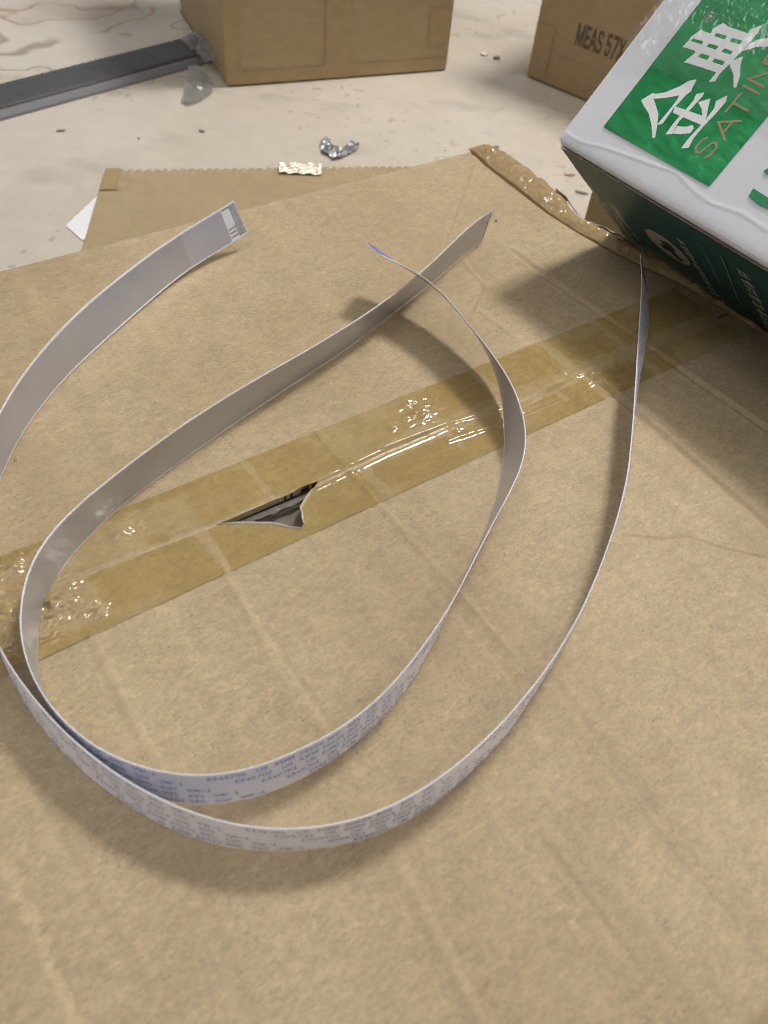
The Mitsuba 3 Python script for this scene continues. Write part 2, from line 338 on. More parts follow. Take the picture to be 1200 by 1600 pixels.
# ------------------------------------------------------------------ cartons behind
def carton(key, o, ex, ey, w, d, h, tapes, label, group):
    ex, ey = np.r_[ex, 0], np.r_[ey, 0]; o = np.r_[o, 0.0]
    b = rounded_box(w, d, h, 0.0035).subdivide_to_size(0.012)
    q = np.asarray(b.vertices).copy(); q[:, 1] += 0.0022 * (h3(q[:, 0], q[:, 2], 0, 14, len(key), 3) - 0.5); q[:, 0] += 0.0016 * (h3(q[:, 1], q[:, 2], 0, 18, 5, 3) - 0.5)
    b.vertices = q
    add(key, frame(b, o + ex * w / 2 + ey * d / 2 + AZ * (h / 2 + 0.0005), ex, ey, AZ), 'carton_board', 40)
    tag(key, label, 'carton', group)
    for (x0, x1, z0, z1) in tapes:
        n, k = 24, 12
        X, Z = np.meshgrid(np.linspace(x0, x1, n), np.linspace(z0, z1, k), indexing='ij')
        y = -0.0007 - 0.0004 * h3(X, Z, 0.3, 60, 5) + 0.0022 * (h3(X - w / 2, Z - h / 2, 0, 14, len(key), 3) - 0.5)
        P = o + X[..., None] * ex + y[..., None] * ey + Z[..., None] * AZ
        i = (np.arange(n - 1)[:, None] * k + np.arange(k - 1)[None]).ravel()
        f = np.concatenate([np.stack([i, i + k, i + k + 1], 1), np.stack([i, i + k + 1, i + 1], 1)])
        add(key + '__packing_tape', trimesh.Trimesh(P.reshape(-1, 3), f, process=False), 'carton_tape', True)
    # the glossy tape that wraps under the lower edge
    return o, ex, ey


bo, bex, bey = carton('brown_carton', bl0, blx, bly, blw, bld, 0.26, [(0.115, 0.146, 0.002, 0.257), (-0.0, 0.016, 0.004, 0.257), (blw - 0.03, blw - 0.002, 0.03, 0.07), (0.004, blw - 0.004, 0.003, 0.016)],
                      'plain brown carton beyond the foil scrap, left of the carton with printing', 'brown cartons standing on the floor behind')
br0 = spot(822, 120, 0)[:2]; br1 = spot(905, 155, 0)[:2]; brx = (br1 - br0) / np.linalg.norm(br1 - br0); bry = np.array([-brx[1], brx[0]])
ro, rex, rey = carton('brown_carton_001', br0, brx, bry, 0.36, 0.26, 0.30, [(0.002, 0.028, 0.004, 0.062), (0.03, 0.355, 0.004, 0.036)],
                      'brown carton with printed black capitals and figures, partly hidden by the white and green box', 'brown cartons standing on the floor behind')
fr = -rey
a0, a1 = on_plane(897, 68, ro, fr), on_plane(972, 97, ro, fr)
txt = meshkit.text_mesh('MEAS 57X', 0.0215, 0.0004, bold=True)
tx = np.r_[(a1 - a0)[:2], 0]; tw = np.linalg.norm(tx); tx = rex
x57 = txt.bounds[1][0]
v = np.asarray(txt.vertices).copy(); v[:, 0] *= tw / x57
txt.vertices = v
base = on_plane(897, 68, ro, fr)
add('brown_carton_001__printed_text', frame(txt, base + fr * 0.0004, rex, AZ, fr), 'ink_stencil')
tag('brown_carton_001__printed_text', 'black stencilled capitals')

# the flat sheet of board under the big carton, with the crushed flutes along its far edge
ZS = 0.0065
k0, k1, k2 = spot(165, 262, ZS), spot(640, 256, ZS), spot(128, 390, ZS)
sx = (k1 - k0) / np.linalg.norm(k1 - k0); sy = np.cross(AZ, sx); sy = -sy if sy @ (k2 - k0) < 0 else sy
sh = (k2 - k0) @ sx / ((k2 - k0) @ sy)                                             # slight skew of the cut
nx, ny = 260, 130
X, Y = np.meshgrid(np.linspace(0, np.linalg.norm(k1 - k0) + 0.004, nx), np.linspace(0, 0.30, ny) ** 1.0, indexing='ij')
fl = np.clip((np.sin(X * 2 * np.pi / 0.0080) - 0.15) * 1.6, 0, 1)
zz = 0.0008 * (h3(X, Y, 0, 14, 3) - 0.5) - np.exp(-(Y / 0.010) ** 2) * (0.0022 + 0.0016 * fl)
P = k0 + X[..., None] * sx + Y[..., None] * sy + (X * 0 + Y * sh)[..., None] * sx + zz[..., None] * AZ
i = (np.arange(nx - 1)[:, None] * ny + np.arange(ny - 1)[None]).ravel()
f = np.concatenate([np.stack([i, i + ny, i + ny + 1], 1), np.stack([i, i + ny + 1, i + 1], 1)])
top = trimesh.Trimesh(P.reshape(-1, 3), f, process=False)
bd = np.concatenate([np.arange(nx) * ny, (nx - 1) * ny + np.arange(1, ny), (np.arange(nx - 1)[::-1]) * ny + ny - 1, np.arange(1, ny - 1)[::-1]])
V0 = np.asarray(top.vertices); lowv = V0[bd].copy(); lowv[:, 2] = 0.0006
nb = len(bd); n0 = len(V0); j = np.arange(nb); jn = (j + 1) % nb
sheet = trimesh.Trimesh(np.vstack([V0, lowv]), np.vstack([f, np.stack([bd[j], n0 + j, bd[jn]], 1), np.stack([bd[jn], n0 + j, n0 + jn], 1)]), process=False)
add('cardboard_sheet', sheet, 'sheet_board', 35)
tag('cardboard_sheet', 'flat cardboard sheet with a crushed fluted edge sticking out behind the big taped carton', 'cardboard')


def patch(key, pts, z, bsdf, lift=0.0006, wr=0.0008, seed=1, sc=90, corr=0.0):
    q = np.array([spot(x, y, z) for x, y in pts])
    n = 60
    a, b = np.meshgrid(np.linspace(0, 1, n), np.linspace(0, 1, n), indexing='ij')
    P = (q[0] * ((1 - a) * (1 - b))[..., None] + q[1] * (a * (1 - b))[..., None] + q[2] * (a * b)[..., None] + q[3] * ((1 - a) * b)[..., None])
    P = P + AZ * (lift + wr * (h3(P[..., 0], P[..., 1], 0, sc, seed)) + corr * (1 + np.sin((P @ AY) * 2 * np.pi / 0.0065 + 3 * h3(P[..., 0], P[..., 1], 0, 70, 9))))[..., None]
    i = (np.arange(n - 1)[:, None] * n + np.arange(n - 1)[None]).ravel()
    f = np.concatenate([np.stack([i, i + n, i + n + 1], 1), np.stack([i, i + n + 1, i + 1], 1)])
    return add(key, trimesh.Trimesh(P.reshape(-1, 3), f, process=False), bsdf, True)


patch('cardboard_sheet__tape_patch', [(436, 258), (502, 258), (502, 276), (436, 273)], ZS, 'tape_bright', wr=0.0012, sc=240, corr=0.0009)
tag('cardboard_sheet__tape_patch', 'shiny strip of clear tape over the crushed edge')
patch('cardboard_sheet__tape_patch', [(165, 264), (190, 264), (183, 298), (156, 298)], ZS, 'carton_tape', seed=4)

# white paper under the sheet's left edge
pq = [spot(x, y, 0.003)[:2] for x, y in [(102, 349), (152, 302), (215, 330), (128, 372)]]
add('paper_sheet', quad(sg.Polygon(pq), 0.0045).apply_translation([0, 0, 0.0]), 'paper_white')
sc_ = scene['paper_sheet']; del scene['paper_sheet']
pm = slab(sg.Polygon(pq), 0.0006); pm.apply_translation([0, 0, 0.0006]); add('paper_sheet', pm, 'paper_white')
tag('paper_sheet', 'white paper corner poking out on the floor left of the cardboard sheet', 'paper')

# ------------------------------------------------------------------ the big taped carton
U0, V0_, VB = -0.10, -0.0352, 0.4277
seam = lambda u: 0.2098 - 0.0265 * u
TV0, TV1 = 0.1812, 0.2325
CREASE = [([(800, 392), (867, 442), (1200, 672)], 0.00045, 0.0011), ([(925, 590), (992, 642), (1200, 822)], 0.0006, 0.0012), ([(742, 479), (883, 583)], -0.0003, 0.0016),
          ([(490, 672), (552, 742), (712, 916), (800, 1020)], -0.00028, 0.0016), ([(118, 940), (150, 1000), (217, 1135), (262, 1230)], -0.0003, 0.0018), ([(-20, 1280), (20, 1370), (125, 1610)], 0.00012, 0.0018),
          ([(985, 838), (1040, 843), (1075, 838), (1120, 855), (1200, 873)], 0.00042, 0.0006), ([(330, 850), (352, 895), (420, 1010)], -0.00022, 0.0016), ([(610, 1330), (760, 1610)], -0.00022, 0.0020),
          ([(860, 1060), (1000, 1240), (1120, 1400)], 0.0002, 0.002), ([(300, 1380), (390, 1610)], 0.00018, 0.002), ([(660, 890), (800, 1060)], 0.00022, 0.0016), ([(960, 1380), (1120, 1610)], -0.00022, 0.002), ([(858, 1325), (910, 1395), (1000, 1520)], 0.0003, 0.0012), ([(420, 1000), (560, 1200)], 0.0002, 0.0016), ([(60, 1240), (210, 1540)], 0.00018, 0.002),
          ([(735, 505), (760, 450), (700, 380), (742, 262)], -0.0003, 0.0010), ([(640, 318), (735, 310), (770, 318)], -0.0003, 0.0009), ([(820, 640), (900, 590)], 0.0003, 0.0012), ([(1000, 480), (1200, 380)], 0.0, 0.001)]
CRP = [(UV(p), a, w) for p, a, w in CREASE]


def seg_dist(u, v, P):
    best = np.full(np.shape(u), 9.0); end = np.zeros(np.shape(u))
    for a, b in zip(P[:-1], P[1:]):
        d = b - a; L = d @ d
        t = np.clip(((u - a[0]) * d[0] + (v - a[1]) * d[1]) / L, 0, 1)
        best = np.minimum(best, np.hypot(u - a[0] - t * d[0], v - a[1] - t * d[1]))
    return best


def HZ(u, v):
    """Height of the carton's top: slow warp, faint flutes, creases."""
    z = 0.0005 * (h3(u, v, 0, 11, 3) - 0.5) + 0.00012 * (h3(u * 150, v * 5, 0, 1, 9, 2) - 0.5) + 0.00016 * (h3(u, v, 0, 75, 21, 3) - 0.5)
    for P, a, w in CRP:
        a = a * (1.7 if abs(a) < 0.00044 else 2.6); w = w * (1.0 if abs(a) < 0.0011 else 1.35)
        d = seg_dist(u, v, P)
        wob = 0.7 + 0.6 * h3(u, v, 0, 90, 31, 2)
        z = z - a * wob * np.exp(-(d / w) ** 2) + 0.35 * a * np.exp(-((d - 2.2 * w) / (1.2 * w)) ** 2)
    return z


tear = sg.Polygon(UV([(334, 821), (375, 804), (415, 787), (450, 772), (474, 761), (500, 751), (486, 767), (476, 779), (471, 792), (473, 806), (475, 818), (471, 827), (452, 826), (430, 821), (392, 819), (360, 820)]))
rim_u = lambda v: np.interp(v, [-0.075, 0.20, 0.236, 0.260, 0.278, 0.308, 0.337, 0.4025, 0.426, 0.43], [0.3985, 0.3985, 0.3955, 0.3887, 0.3851, 0.3813, 0.3805, 0.3864, 0.3911, 0.392])


def warp_panel(us_n, t_n, far, zf, hole=None, snap=0, skirt=0):
    # u in 0..1 to the rim, t in 0..1 from the seam
    def wf(a, t):
        t2 = t
        v_guess = np.where(far, seam(0.15) + t2 * (VB - seam(0.15)), seam(0.15) + t2 * (V0_ - seam(0.15)))
        ru = rim_u(v_guess) - 0.0005
        u = U0 + a * (ru - U0)
        sv = seam(u) + (0.0007 if far else -0.0007)
        return u, sv + t2 * ((VB if far else V0_) - sv)
    us, vs = np.linspace(0, 1, us_n), np.linspace(0, 1, t_n)
    A, B = np.meshgrid(us, vs, indexing='ij'); U, V = wf(A.ravel(), B.ravel())
    nu, nv = us_n, t_n
    i = (np.arange(nu - 1)[:, None] * nv + np.arange(nv - 1)[None]).ravel()
    f = np.concatenate([np.stack([i, i + nv, i + nv + 1], 1), np.stack([i, i + nv + 1, i + 1], 1)])
    if not far: f = f[:, ::-1]
    return cut(U, V, f, zf, hole, snap, skirt)


def cut(U, V, f, zf, hole=None, snap=0, skirt=0):
    U, V = U.copy(), V.copy()
    if hole is not None:
        x0, y0, x1, y1 = hole.buffer(snap).bounds
        for k in np.nonzero((U > x0) & (U < x1) & (V > y0) & (V < y1))[0]:
            p = sg.Point(U[k], V[k]); ring = hole.exterior
            if ring.distance(p) < snap:
                q = ring.interpolate(ring.project(p)); U[k], V[k] = q.x, q.y
        c = np.stack([U[f].mean(1), V[f].mean(1)], 1); f = f[~shapely.contains_xy(hole, c[:, 0], c[:, 1])]
    P = W(U, V, zf(U, V))
    if skirt:
        m = trimesh.Trimesh(P, f, process=False)
        _, inv, cnt = np.unique(m.edges_sorted, axis=0, return_inverse=True, return_counts=True)
        b = m.edges[cnt[inv.ravel()] == 1]
        ids, loc = np.unique(b, return_inverse=True); loc = loc.reshape(b.shape); n = len(P)
        f = np.concatenate([f, np.stack([b[:, 0], n + loc[:, 0], b[:, 1]], 1), np.stack([b[:, 1], n + loc[:, 0], n + loc[:, 1]], 1)])
        P = np.concatenate([P, P[ids] - AZ * skirt])
    return trimesh.Trimesh(P, f, process=False)


edge_drop = lambda u, v: -0.0030 * np.clip((v - (VB - 0.0035)) / 0.0035, 0, 1) ** 2 - 0.0010 * np.exp(-((v - (VB - 0.006)) / 0.0012) ** 2)
BC = 'taped_carton'
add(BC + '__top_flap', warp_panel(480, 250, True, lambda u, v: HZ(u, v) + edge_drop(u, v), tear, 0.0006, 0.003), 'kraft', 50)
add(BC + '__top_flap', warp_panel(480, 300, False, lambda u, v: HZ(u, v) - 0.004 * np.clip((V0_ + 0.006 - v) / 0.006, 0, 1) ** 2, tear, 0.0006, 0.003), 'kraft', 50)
tag(BC, 'big brown carton closed with clear tape, the cables lying on its top', 'carton')
# side walls, inner flaps
def wall(u0, v0, u1, v1, th=0.004):
    d = np.array([u1 - u0, v1 - v0]); L = np.linalg.norm(d); d /= L; n = np.array([-d[1], d[0]])
    b = trimesh.creation.box((L, th, HB - 0.0125))
    ex = d[0] * AX + d[1] * AY; ey = n[0] * AX + n[1] * AY
    return frame(b, W((u0 + u1) / 2, (v0 + v1) / 2, -HB / 2 + 0.0012), ex, ey, AZ)


for a in [(U0 + 0.003, VB - 0.0022, 0.399, VB - 0.0022), (U0 + 0.002, V0_, U0 + 0.002, VB), (U0, V0_ + 0.003, 0.398, V0_ + 0.003), (0.392, V0_, 0.392, VB - 0.006)]:
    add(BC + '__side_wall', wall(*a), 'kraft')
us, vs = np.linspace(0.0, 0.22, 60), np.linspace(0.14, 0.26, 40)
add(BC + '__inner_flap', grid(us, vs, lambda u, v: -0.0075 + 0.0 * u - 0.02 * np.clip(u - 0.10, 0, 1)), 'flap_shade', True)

# tape along the seam
streak1, streak2 = UV([(600, 700), (700, 664), (765, 643), (845, 612), (960, 565)]), UV([(700, 690), (780, 663), (870, 625), (960, 583), (1040, 545)])
seamline = UV([(60, 935), (90, 915), (200, 872), (340, 820), (420, 782), (480, 765), (600, 708), (700, 666)])
gl = [(UV([(652, 642)])[0], 0.011, 0.0010), (UV([(25, 965)])[0], 0.013, 0.0019), (UV([(105, 945)])[0], 0.008, 0.0020), (UV([(152, 955)])[0], 0.0045, 0.0017), (UV([(10, 880)])[0], 0.010, 0.0014), (UV([(205, 828)])[0], 0.008, 0.0009),
      (UV([(720, 672)])[0], 0.005, 0.0008), (UV([(612, 668)])[0], 0.0035, 0.0009)]


# blisters where the film has lifted off the board: (place, radius, slope along u, slope across)
lifted = [(UV([p])[0], R, gu_, gv_) for p, R, gu_, gv_ in [((104, 934), 0.0055, -0.30, 0.29), ((92, 948), 0.004, -0.33, 0.27), ((24, 962), 0.0050, -0.34, 0.30), ((30, 1000), 0.0045, -0.33, 0.28), ((30, 890), 0.0035, -0.33, 0.31), ((198, 836), 0.0040, -0.24, 0.32),
          ((152, 940), 0.0022, -0.28, 0.29), ((160, 965), 0.0022, -0.28, 0.29), ((640, 632), 0.0042, 0.0, 0.29), ((662, 652), 0.0045, 0.02, 0.28), ((614, 672), 0.0018, 0.0, 0.30), ((598, 655), 0.0016, 0.0, 0.30)]]


def tape_z(u, v):
    z = HZ(u, v) * 0.8 + 0.00035
    z = z + 0.00075 * np.exp(-(seg_dist(u, v, streak1) / 0.0013) ** 2) * (0.8 + 0.4 * h3(u, v, 0, 60, 2, 2)) + 0.0007 * np.exp(-(seg_dist(u, v, streak2) / 0.0014) ** 2)
    z = z - 0.0007 * np.exp(-(seg_dist(u, v, seamline) / 0.0010) ** 2) + 0.00035 * np.exp(-((seg_dist(u, v, seamline) - 0.0022) / 0.0012) ** 2)
    r = 1 - np.abs(2 * h3(u * 0.75 + v * 0.2, v * 1.5, 0, 270, 44, 3) - 1)
    base = 0.00002 + 0.00006 * np.clip(h3(u, v, 0, 30, 45, 2) * 2 - 0.9, 0, 1)
    for c, R, a in gl:
        w = np.exp(-(((u - c[0]) ** 2 + (v - c[1]) ** 2) / R ** 2))
        base = base + a * 0.85 * w
    z = z + base * (r * 2 - 0.8) + 0.0007 * np.exp(-((u - 0.03) / 0.05) ** 2) * (h3(u * 260, v * 30, 0, 1, 46, 3) - 0.5)
    for c, R, gu_, gv_ in lifted:
        du, dv = u - c[0], v - c[1]
        z = z + (gu_ * du + gv_ * dv + math.hypot(gu_, gv_) * R * 0.45) * np.exp(-(du ** 2 + dv ** 2) / R ** 2) * 1.15
    # strings of small blisters over the flute marks
    fl = h3(u * 95, v * 3, 0, 1, 51, 2)
    z = z + 0.00030 * np.clip((fl - 0.66) * 6, 0, 1) * (0.3 + 0.9 * h3(u, v, 0, 620, 52, 2))
    e = np.minimum(v - TV0, TV1 - v)
    return z - 0.00010 * np.exp(-np.clip(e, 0, 1) / 0.0006)


nu, nv = 1150, 150
A_, B_ = np.meshgrid(np.linspace(U0 - 0.001, 0.388, nu), np.linspace(0, 1, nv), indexing='ij')
Ut = A_.ravel(); wob = 0.0009 * (h3(Ut, 0, 0, 25, 61, 3) - 0.5)
Vt = (TV0 + wob) + B_.ravel() * (TV1 - TV0)
i = (np.arange(nu - 1)[:, None] * nv + np.arange(nv - 1)[None]).ravel()
ft = np.concatenate([np.stack([i, i + nv, i + nv + 1], 1), np.stack([i, i + nv + 1, i + 1], 1)])
tear_t = tear.buffer(-0.0002)
add(BC + '__packing_tape', cut(Ut, Vt, ft, tape_z, tear_t, 0.0003), 'tape', True)
tag(BC + '__packing_tape', 'clear yellowish packing tape along the torn seam')


def ribbon_strip(pts, width, zoff, curl, key, bsdf, seed=0):
    c = np.array(sg.LineString(UV(pts)).segmentize(0.0008).coords)
    t = np.gradient(c, axis=0); t /= np.linalg.norm(t, axis=1)[:, None]; n = np.stack([-t[:, 1], t[:, 0]], 1)
    k = 6; s = np.linspace(0, 1, k)
    taper = np.sin(np.linspace(0.15, np.pi - 0.15, len(c))) ** 0.5
    wv = width * taper * (0.6 + 0.8 * h3(c[:, 0], c[:, 1], 0, 300, seed, 2))
    Pu = c[:, None, 0] + n[:, None, 0] * wv[:, None] * s; Pv = c[:, None, 1] + n[:, None, 1] * wv[:, None] * s
    z = zoff + curl * np.sin(s * 2.2)[None] * (0.5 + h3(Pu, Pv, 0, 200, seed + 3, 2))
    P = W(Pu, Pv, z); m = len(c)
    i = (np.arange(m - 1)[:, None] * k + np.arange(k - 1)[None]).ravel()
    f = np.concatenate([np.stack([i, i + k, i + k + 1], 1), np.stack([i, i + k + 1, i + 1], 1)])
    return add(key, trimesh.Trimesh(P.reshape(-1, 3), f, process=False), bsdf, True)


for pts, w_, zo, cu, sd_ in [([(345, 822), (392, 821), (430, 823), (452, 828), (472, 829)], 0.0013, 0.0004, 0.0010, 1), ([(372, 818), (420, 816), (455, 822)], 0.0012, -0.0015, 0.001, 2),
                             ([(477, 822), (473, 795), (490, 766)], 0.0012, 0.0002, 0.0009, 3), ([(488, 760), (440, 780), (360, 812)], 0.0026, -0.0030, -0.0008, 5)]:
    ribbon_strip(pts, w_, zo, cu, BC + '__torn_film_and_shade', 'hole_lip' if sd_ in (1, 3) else 'hole_shade_film', sd_)  # pale strips are film lips, the dark ones put shade into the tear

# the taped, dented right edge
vs = np.linspace(V0_, VB + 0.002, 900)
ru = rim_u(vs); ro_ = np.interp(vs, [-0.075, 0.2, 0.2758, 0.3157, 0.3436, 0.3664, 0.4118, 0.4304], [0.4025, 0.4025, 0.4015, 0.3965, 0.4045, 0.4085, 0.4125, 0.4085])
dent = np.exp(-((vs - 0.318) / 0.016) ** 2)
hump = (0.0034 - 0.0026 * np.clip((0.25 - vs) / 0.03, 0, 1)) + 0.0018 * (h3(vs, 0, 0, 60, 71, 3) - 0.5)
rows = [(0.0, -0.0002), (0.05, -0.0012), (0.10, -0.0006)]
s = np.linspace(0, 1, 48)
Uu = ru[:, None] + (ro_ - ru)[:, None] * s[None]
prof = np.where(s < 0.10, -0.0034 * np.sin(s / 0.10 * np.pi), 0) [None] + np.where(s >= 0.10, np.sin(np.clip((s - 0.10) / 0.55, 0, 1) * np.pi * 0.5), 0)[None] * hump[:, None]
prof = prof - (np.clip((s - 0.6) / 0.4, 0, 1) ** 2)[None] * (0.004 + 0.004 * dent)[:, None] + (0.0026 * (h3(Uu, np.broadcast_to(vs[:, None], Uu.shape), 0, 150, 72, 3) - 0.5) + 0.0008 * (0.5 - np.abs(2 * h3(Uu * 0.6, np.broadcast_to(vs[:, None], Uu.shape), 0, 560, 74, 2) - 1))) * np.clip(s * 4, 0, 1)[None] - 0.0008 * dent[:, None]
spk = np.clip(h3(Uu, np.broadcast_to(vs[:, None], Uu.shape), 0, 120, 77, 2) * 3 - 1.5, 0, 1)
prof = prof + 0.0016 * spk * (1 - np.abs(2 * h3(Uu * 0.8, np.broadcast_to(vs[:, None], Uu.shape), 0, 620, 78, 2) - 1)) * np.clip(s * 6, 0, 1)[None]
prof = prof * np.clip((VB + 0.003 - vs) / 0.008, 0.1, 1)[:, None]
Pr = W(Uu, np.broadcast_to(vs[:, None], Uu.shape), prof)
down = W(ro_ - 0.001, vs, np.full(len(vs), -HB + 0.001))
Pr = np.concatenate([Pr, W(ro_ + 0.0004, vs, prof[:, -1] - 0.006)[:, None], down[:, None]], 1)
k = Pr.shape[1]; m = len(vs)
i = (np.arange(m - 1)[:, None] * k + np.arange(k - 3)[None]).ravel()
f = np.concatenate([np.stack([i, i + 1, i + k + 1], 1), np.stack([i, i + k + 1, i + k], 1)])
add(BC + '__edge_tape', trimesh.Trimesh(Pr.reshape(-1, 3), f, process=False), 'edge_tape_skin', True)
tag(BC + '__edge_tape', 'wrinkled shiny tape over the dented edge')
i = (np.arange(m - 1)[:, None] * k + np.arange(k - 3, k - 1)[None]).ravel()
f = np.concatenate([np.stack([i, i + 1, i + k + 1], 1), np.stack([i, i + k + 1, i + k], 1)])
add(BC + '__side_wall', trimesh.Trimesh(Pr.reshape(-1, 3), f, process=False), 'raw_edge')

# torn grey liner hanging off the dented edge
tv = np.linspace(0.262, 0.352, 160); k = 8
tu = np.interp(tv, vs, ro_); env = np.sin((tv - 0.262) / 0.09 * np.pi) ** 0.6
wd_ = (0.0020 + 0.0075 * h3(tv, 0, 0, 140, 91, 3)) * env
q = np.linspace(0, 1, k)
Pt = W(tu[:, None] - 0.0016 + wd_[:, None] * q, np.broadcast_to(tv[:, None], (160, k)), np.interp(tv, vs, prof[:, -6])[:, None] + 0.0012 - 0.004 * q ** 2 + 0.0012 * h3(tu[:, None] + q * 0.004, np.broadcast_to(tv[:, None], (160, k)), 0, 400, 92, 2))
i = (np.arange(159)[:, None] * k + np.arange(k - 1)[None]).ravel()
add(BC + '__torn_liner', trimesh.Trimesh(Pt.reshape(-1, 3), np.concatenate([np.stack([i, i + 1, i + k + 1], 1), np.stack([i, i + k + 1, i + k], 1)]), process=False), 'raw_edge', True)
tag(BC + '__torn_liner', 'greyish torn board at the dent')

# ------------------------------------------------------------------ the leaning white and green box
from scipy.spatial.transform import Rotation
GA = np.array([0.068, 0.432, 0.074 + HB]); GR = Rotation.from_rotvec([0.776, -0.361, -0.832]).as_matrix()
#GPOSE#
gq, gs, gn = GR[:, 0], GR[:, 1], GR[:, 2]
GL, GS, GH = 0.42, 0.27, 0.131
GB = 'drink_box'
gbox = rounded_box(GL, GS, GH, 0.0035)
gbox = gbox.subdivide_to_size(0.012)
v = np.asarray(gbox.vertices).copy()
a_, b_ = v[:, 0] + GL / 2, v[:, 1] + GS / 2
topm = np.clip((v[:, 2] - GH / 2 + 0.004) / 0.004, 0, 1)
v[:, 2] += topm * 0.0004 * (h3(a_, b_, 0, 16, 81, 3) - 0.5)
gbox.vertices = v
add(GB + '__board', frame(gbox, GA + gq * GL / 2 + gs * GS / 2 - gn * GH / 2, gq, gs, gn), 'box_white', 40)
tag(GB, 'white and green printed drinks box leaning on the right edge of the big taped carton', 'drinks box')


def gp(px, py, face='top'):
    """Position on the box's white face (a along its long edge, b up the face), or on its dark side (a, c down the side)."""
    if face == 'top':
        q = on_plane(px, py, GA, gn) - GA; return np.array([q @ gq, q @ gs])
    q = on_plane(px, py, GA, gs) - GA; return np.array([q @ gq, q @ gn])


z8 = lambda pts: [gp(900 + x / 4, y / 4) for x, y in pts]
def face_part(key, poly, bsdf, lift, th=0.00012, face='top', smooth=False):
    m = slab(poly.buffer(0), th)
    return add(key, frame(m, GA + (gn if face == 'top' else -gs) * lift, gq, gs if face == 'top' else gn, gn if face == 'top' else -gs), bsdf, smooth)


# white face: a curved crease ridge along its lower edge
def face_sheet(a0, a1, b0, b1, na, nb, zf, key, bsdf, face='top', smooth=True):
    A, B = np.meshgrid(np.linspace(a0, a1, na), np.linspace(b0, b1, nb), indexing='ij')
    z = zf(A, B)
    P = GA + A[..., None] * gq + B[..., None] * (gs if face == 'top' else gn) + z[..., None] * (gn if face == 'top' else -gs)
    i = (np.arange(na - 1)[:, None] * nb + np.arange(nb - 1)[None]).ravel()
    f = np.concatenate([np.stack([i, i + nb, i + nb + 1], 1), np.stack([i, i + nb + 1, i + 1], 1)])
    if face != 'top': f = f[:, ::-1]
    return add(key, trimesh.Trimesh(P.reshape(-1, 3), f, process=False), bsdf, smooth)


ridge = np.array([gp(x, y) for x, y in [(880, 205), (905, 222), (945, 232), (985, 246), (1030, 262), (1060, 272), (1085, 300), (1110, 318), (1160, 335), (1200, 362)]])
def white_z(a, b):
    d = seg_dist(a, b, ridge)
    z = 0.0010 + 0.00028 * np.exp(-(d / 0.0008) ** 2) + 0.0003 * (h3(a, b, 0, 35, 82, 3) - 0.5)
    e = np.minimum(np.minimum(a, b), np.minimum(GL - a, GS - b))
    return z - 0.0009 * np.exp(-np.clip(e, 0, 1) / 0.002) * 1.6


face_sheet(0.0008, GL - 0.001, 0.0012, GS - 0.001, 560, 330, white_z, GB + '__front_panel', 'box_white')
tag(GB + '__front_panel', 'white printed face with a creased lower edge')
LIFT = 0.00145
f0, f1, f2, f3 = gp(941, 201), gp(1109, 291), gp(1104, 0), gp(1200, 187)
fa0, fa1, fb0 = (f0[0] + f2[0]) / 2, (f1[0] + f3[0]) / 2, (f0[1] + f1[1]) / 2
face_part(GB + '__foil_panel', sg.box(fa0, fb0, fa1, GS - 0.016), 'green_foil', LIFT, 0.0002)
tag(GB + '__foil_panel', 'shiny green rectangle with white characters')

JIN = [[(490, 592), (500, 606), (492, 632), (521, 722), (515, 792), (500, 872), (483, 876), (480, 800), (462, 725), (430, 672), (413, 640)],
       [(488, 602), (560, 592), (650, 555), (712, 520), (761, 511), (735, 558), (726, 584), (700, 602), (640, 612), (560, 626), (494, 630)],
       [(655, 600), (700, 600), (615, 692), (545, 788), (514, 792), (590, 700), (640, 635)],
       [(757, 602), (808, 591), (796, 615), (735, 682), (650, 772), (605, 850), (565, 853), (618, 780), (700, 690), (742, 640)],
       [(625, 678), (820, 745), (802, 800), (612, 718)],
       [(880, 645), (952, 611), (940, 652), (880, 722), (800, 805), (738, 880), (710, 936), (662, 939), (716, 870), (800, 782), (870, 690)],
       [(770, 652), (846, 629), (832, 682), (820, 748), (796, 740), (790, 692)],
       [(640, 800), (690, 806), (735, 794), (742, 815), (718, 845), (655, 852), (608, 846)]]
DOUT = [(724, 247), (790, 199), (805, 212), (848, 225), (862, 194), (925, 159), (955, 182), (1078, 225), (1095, 200), (1168, 172), (1140, 220), (1075, 300), (985, 395), (900, 480), (875, 522), (835, 528), (882, 468), (800, 440), (690, 405), (675, 409), (755, 342), (745, 330), (672, 309), (690, 290), (715, 265)]
DH = [[(885, 223), (950, 240), (935, 262), (868, 242)], [(980, 253), (1046, 270), (1030, 294), (966, 275)], [(738, 256), (802, 274), (790, 294), (722, 272)], [(838, 287), (897, 304), (880, 327), (820, 307)],
      [(935, 317), (988, 338), (970, 358), (912, 338)], [(788, 348), (842, 366), (825, 391), (768, 371)], [(873, 380), (938, 401), (920, 424), (855, 403)]]
DL = [[(960, 405), (1046, 368), (1032, 430), (1030, 490), (1006, 563), (990, 561), (990, 485), (972, 440)], [(1045, 335), (1090, 288), (1140, 264), (1215, 252), (1215, 305), (1130, 310), (1080, 325)]]
jin = shapely.union_all([sg.Polygon(z8(p)).buffer(0) for p in JIN]); jin = jin.buffer(-0.0002).buffer(0.0002)
dian = shapely.union_all([sg.Polygon(z8(DOUT)).buffer(0).difference(shapely.union_all([sg.Polygon(z8(h)).buffer(0) for h in DH]))] + [sg.Polygon(z8(p)).buffer(0) for p in DL])
face_part(GB + '__printed_character', jin, 'print_white', LIFT + 0.00025)
face_part(GB + '__printed_character', dian, 'print_white', LIFT + 0.00025)
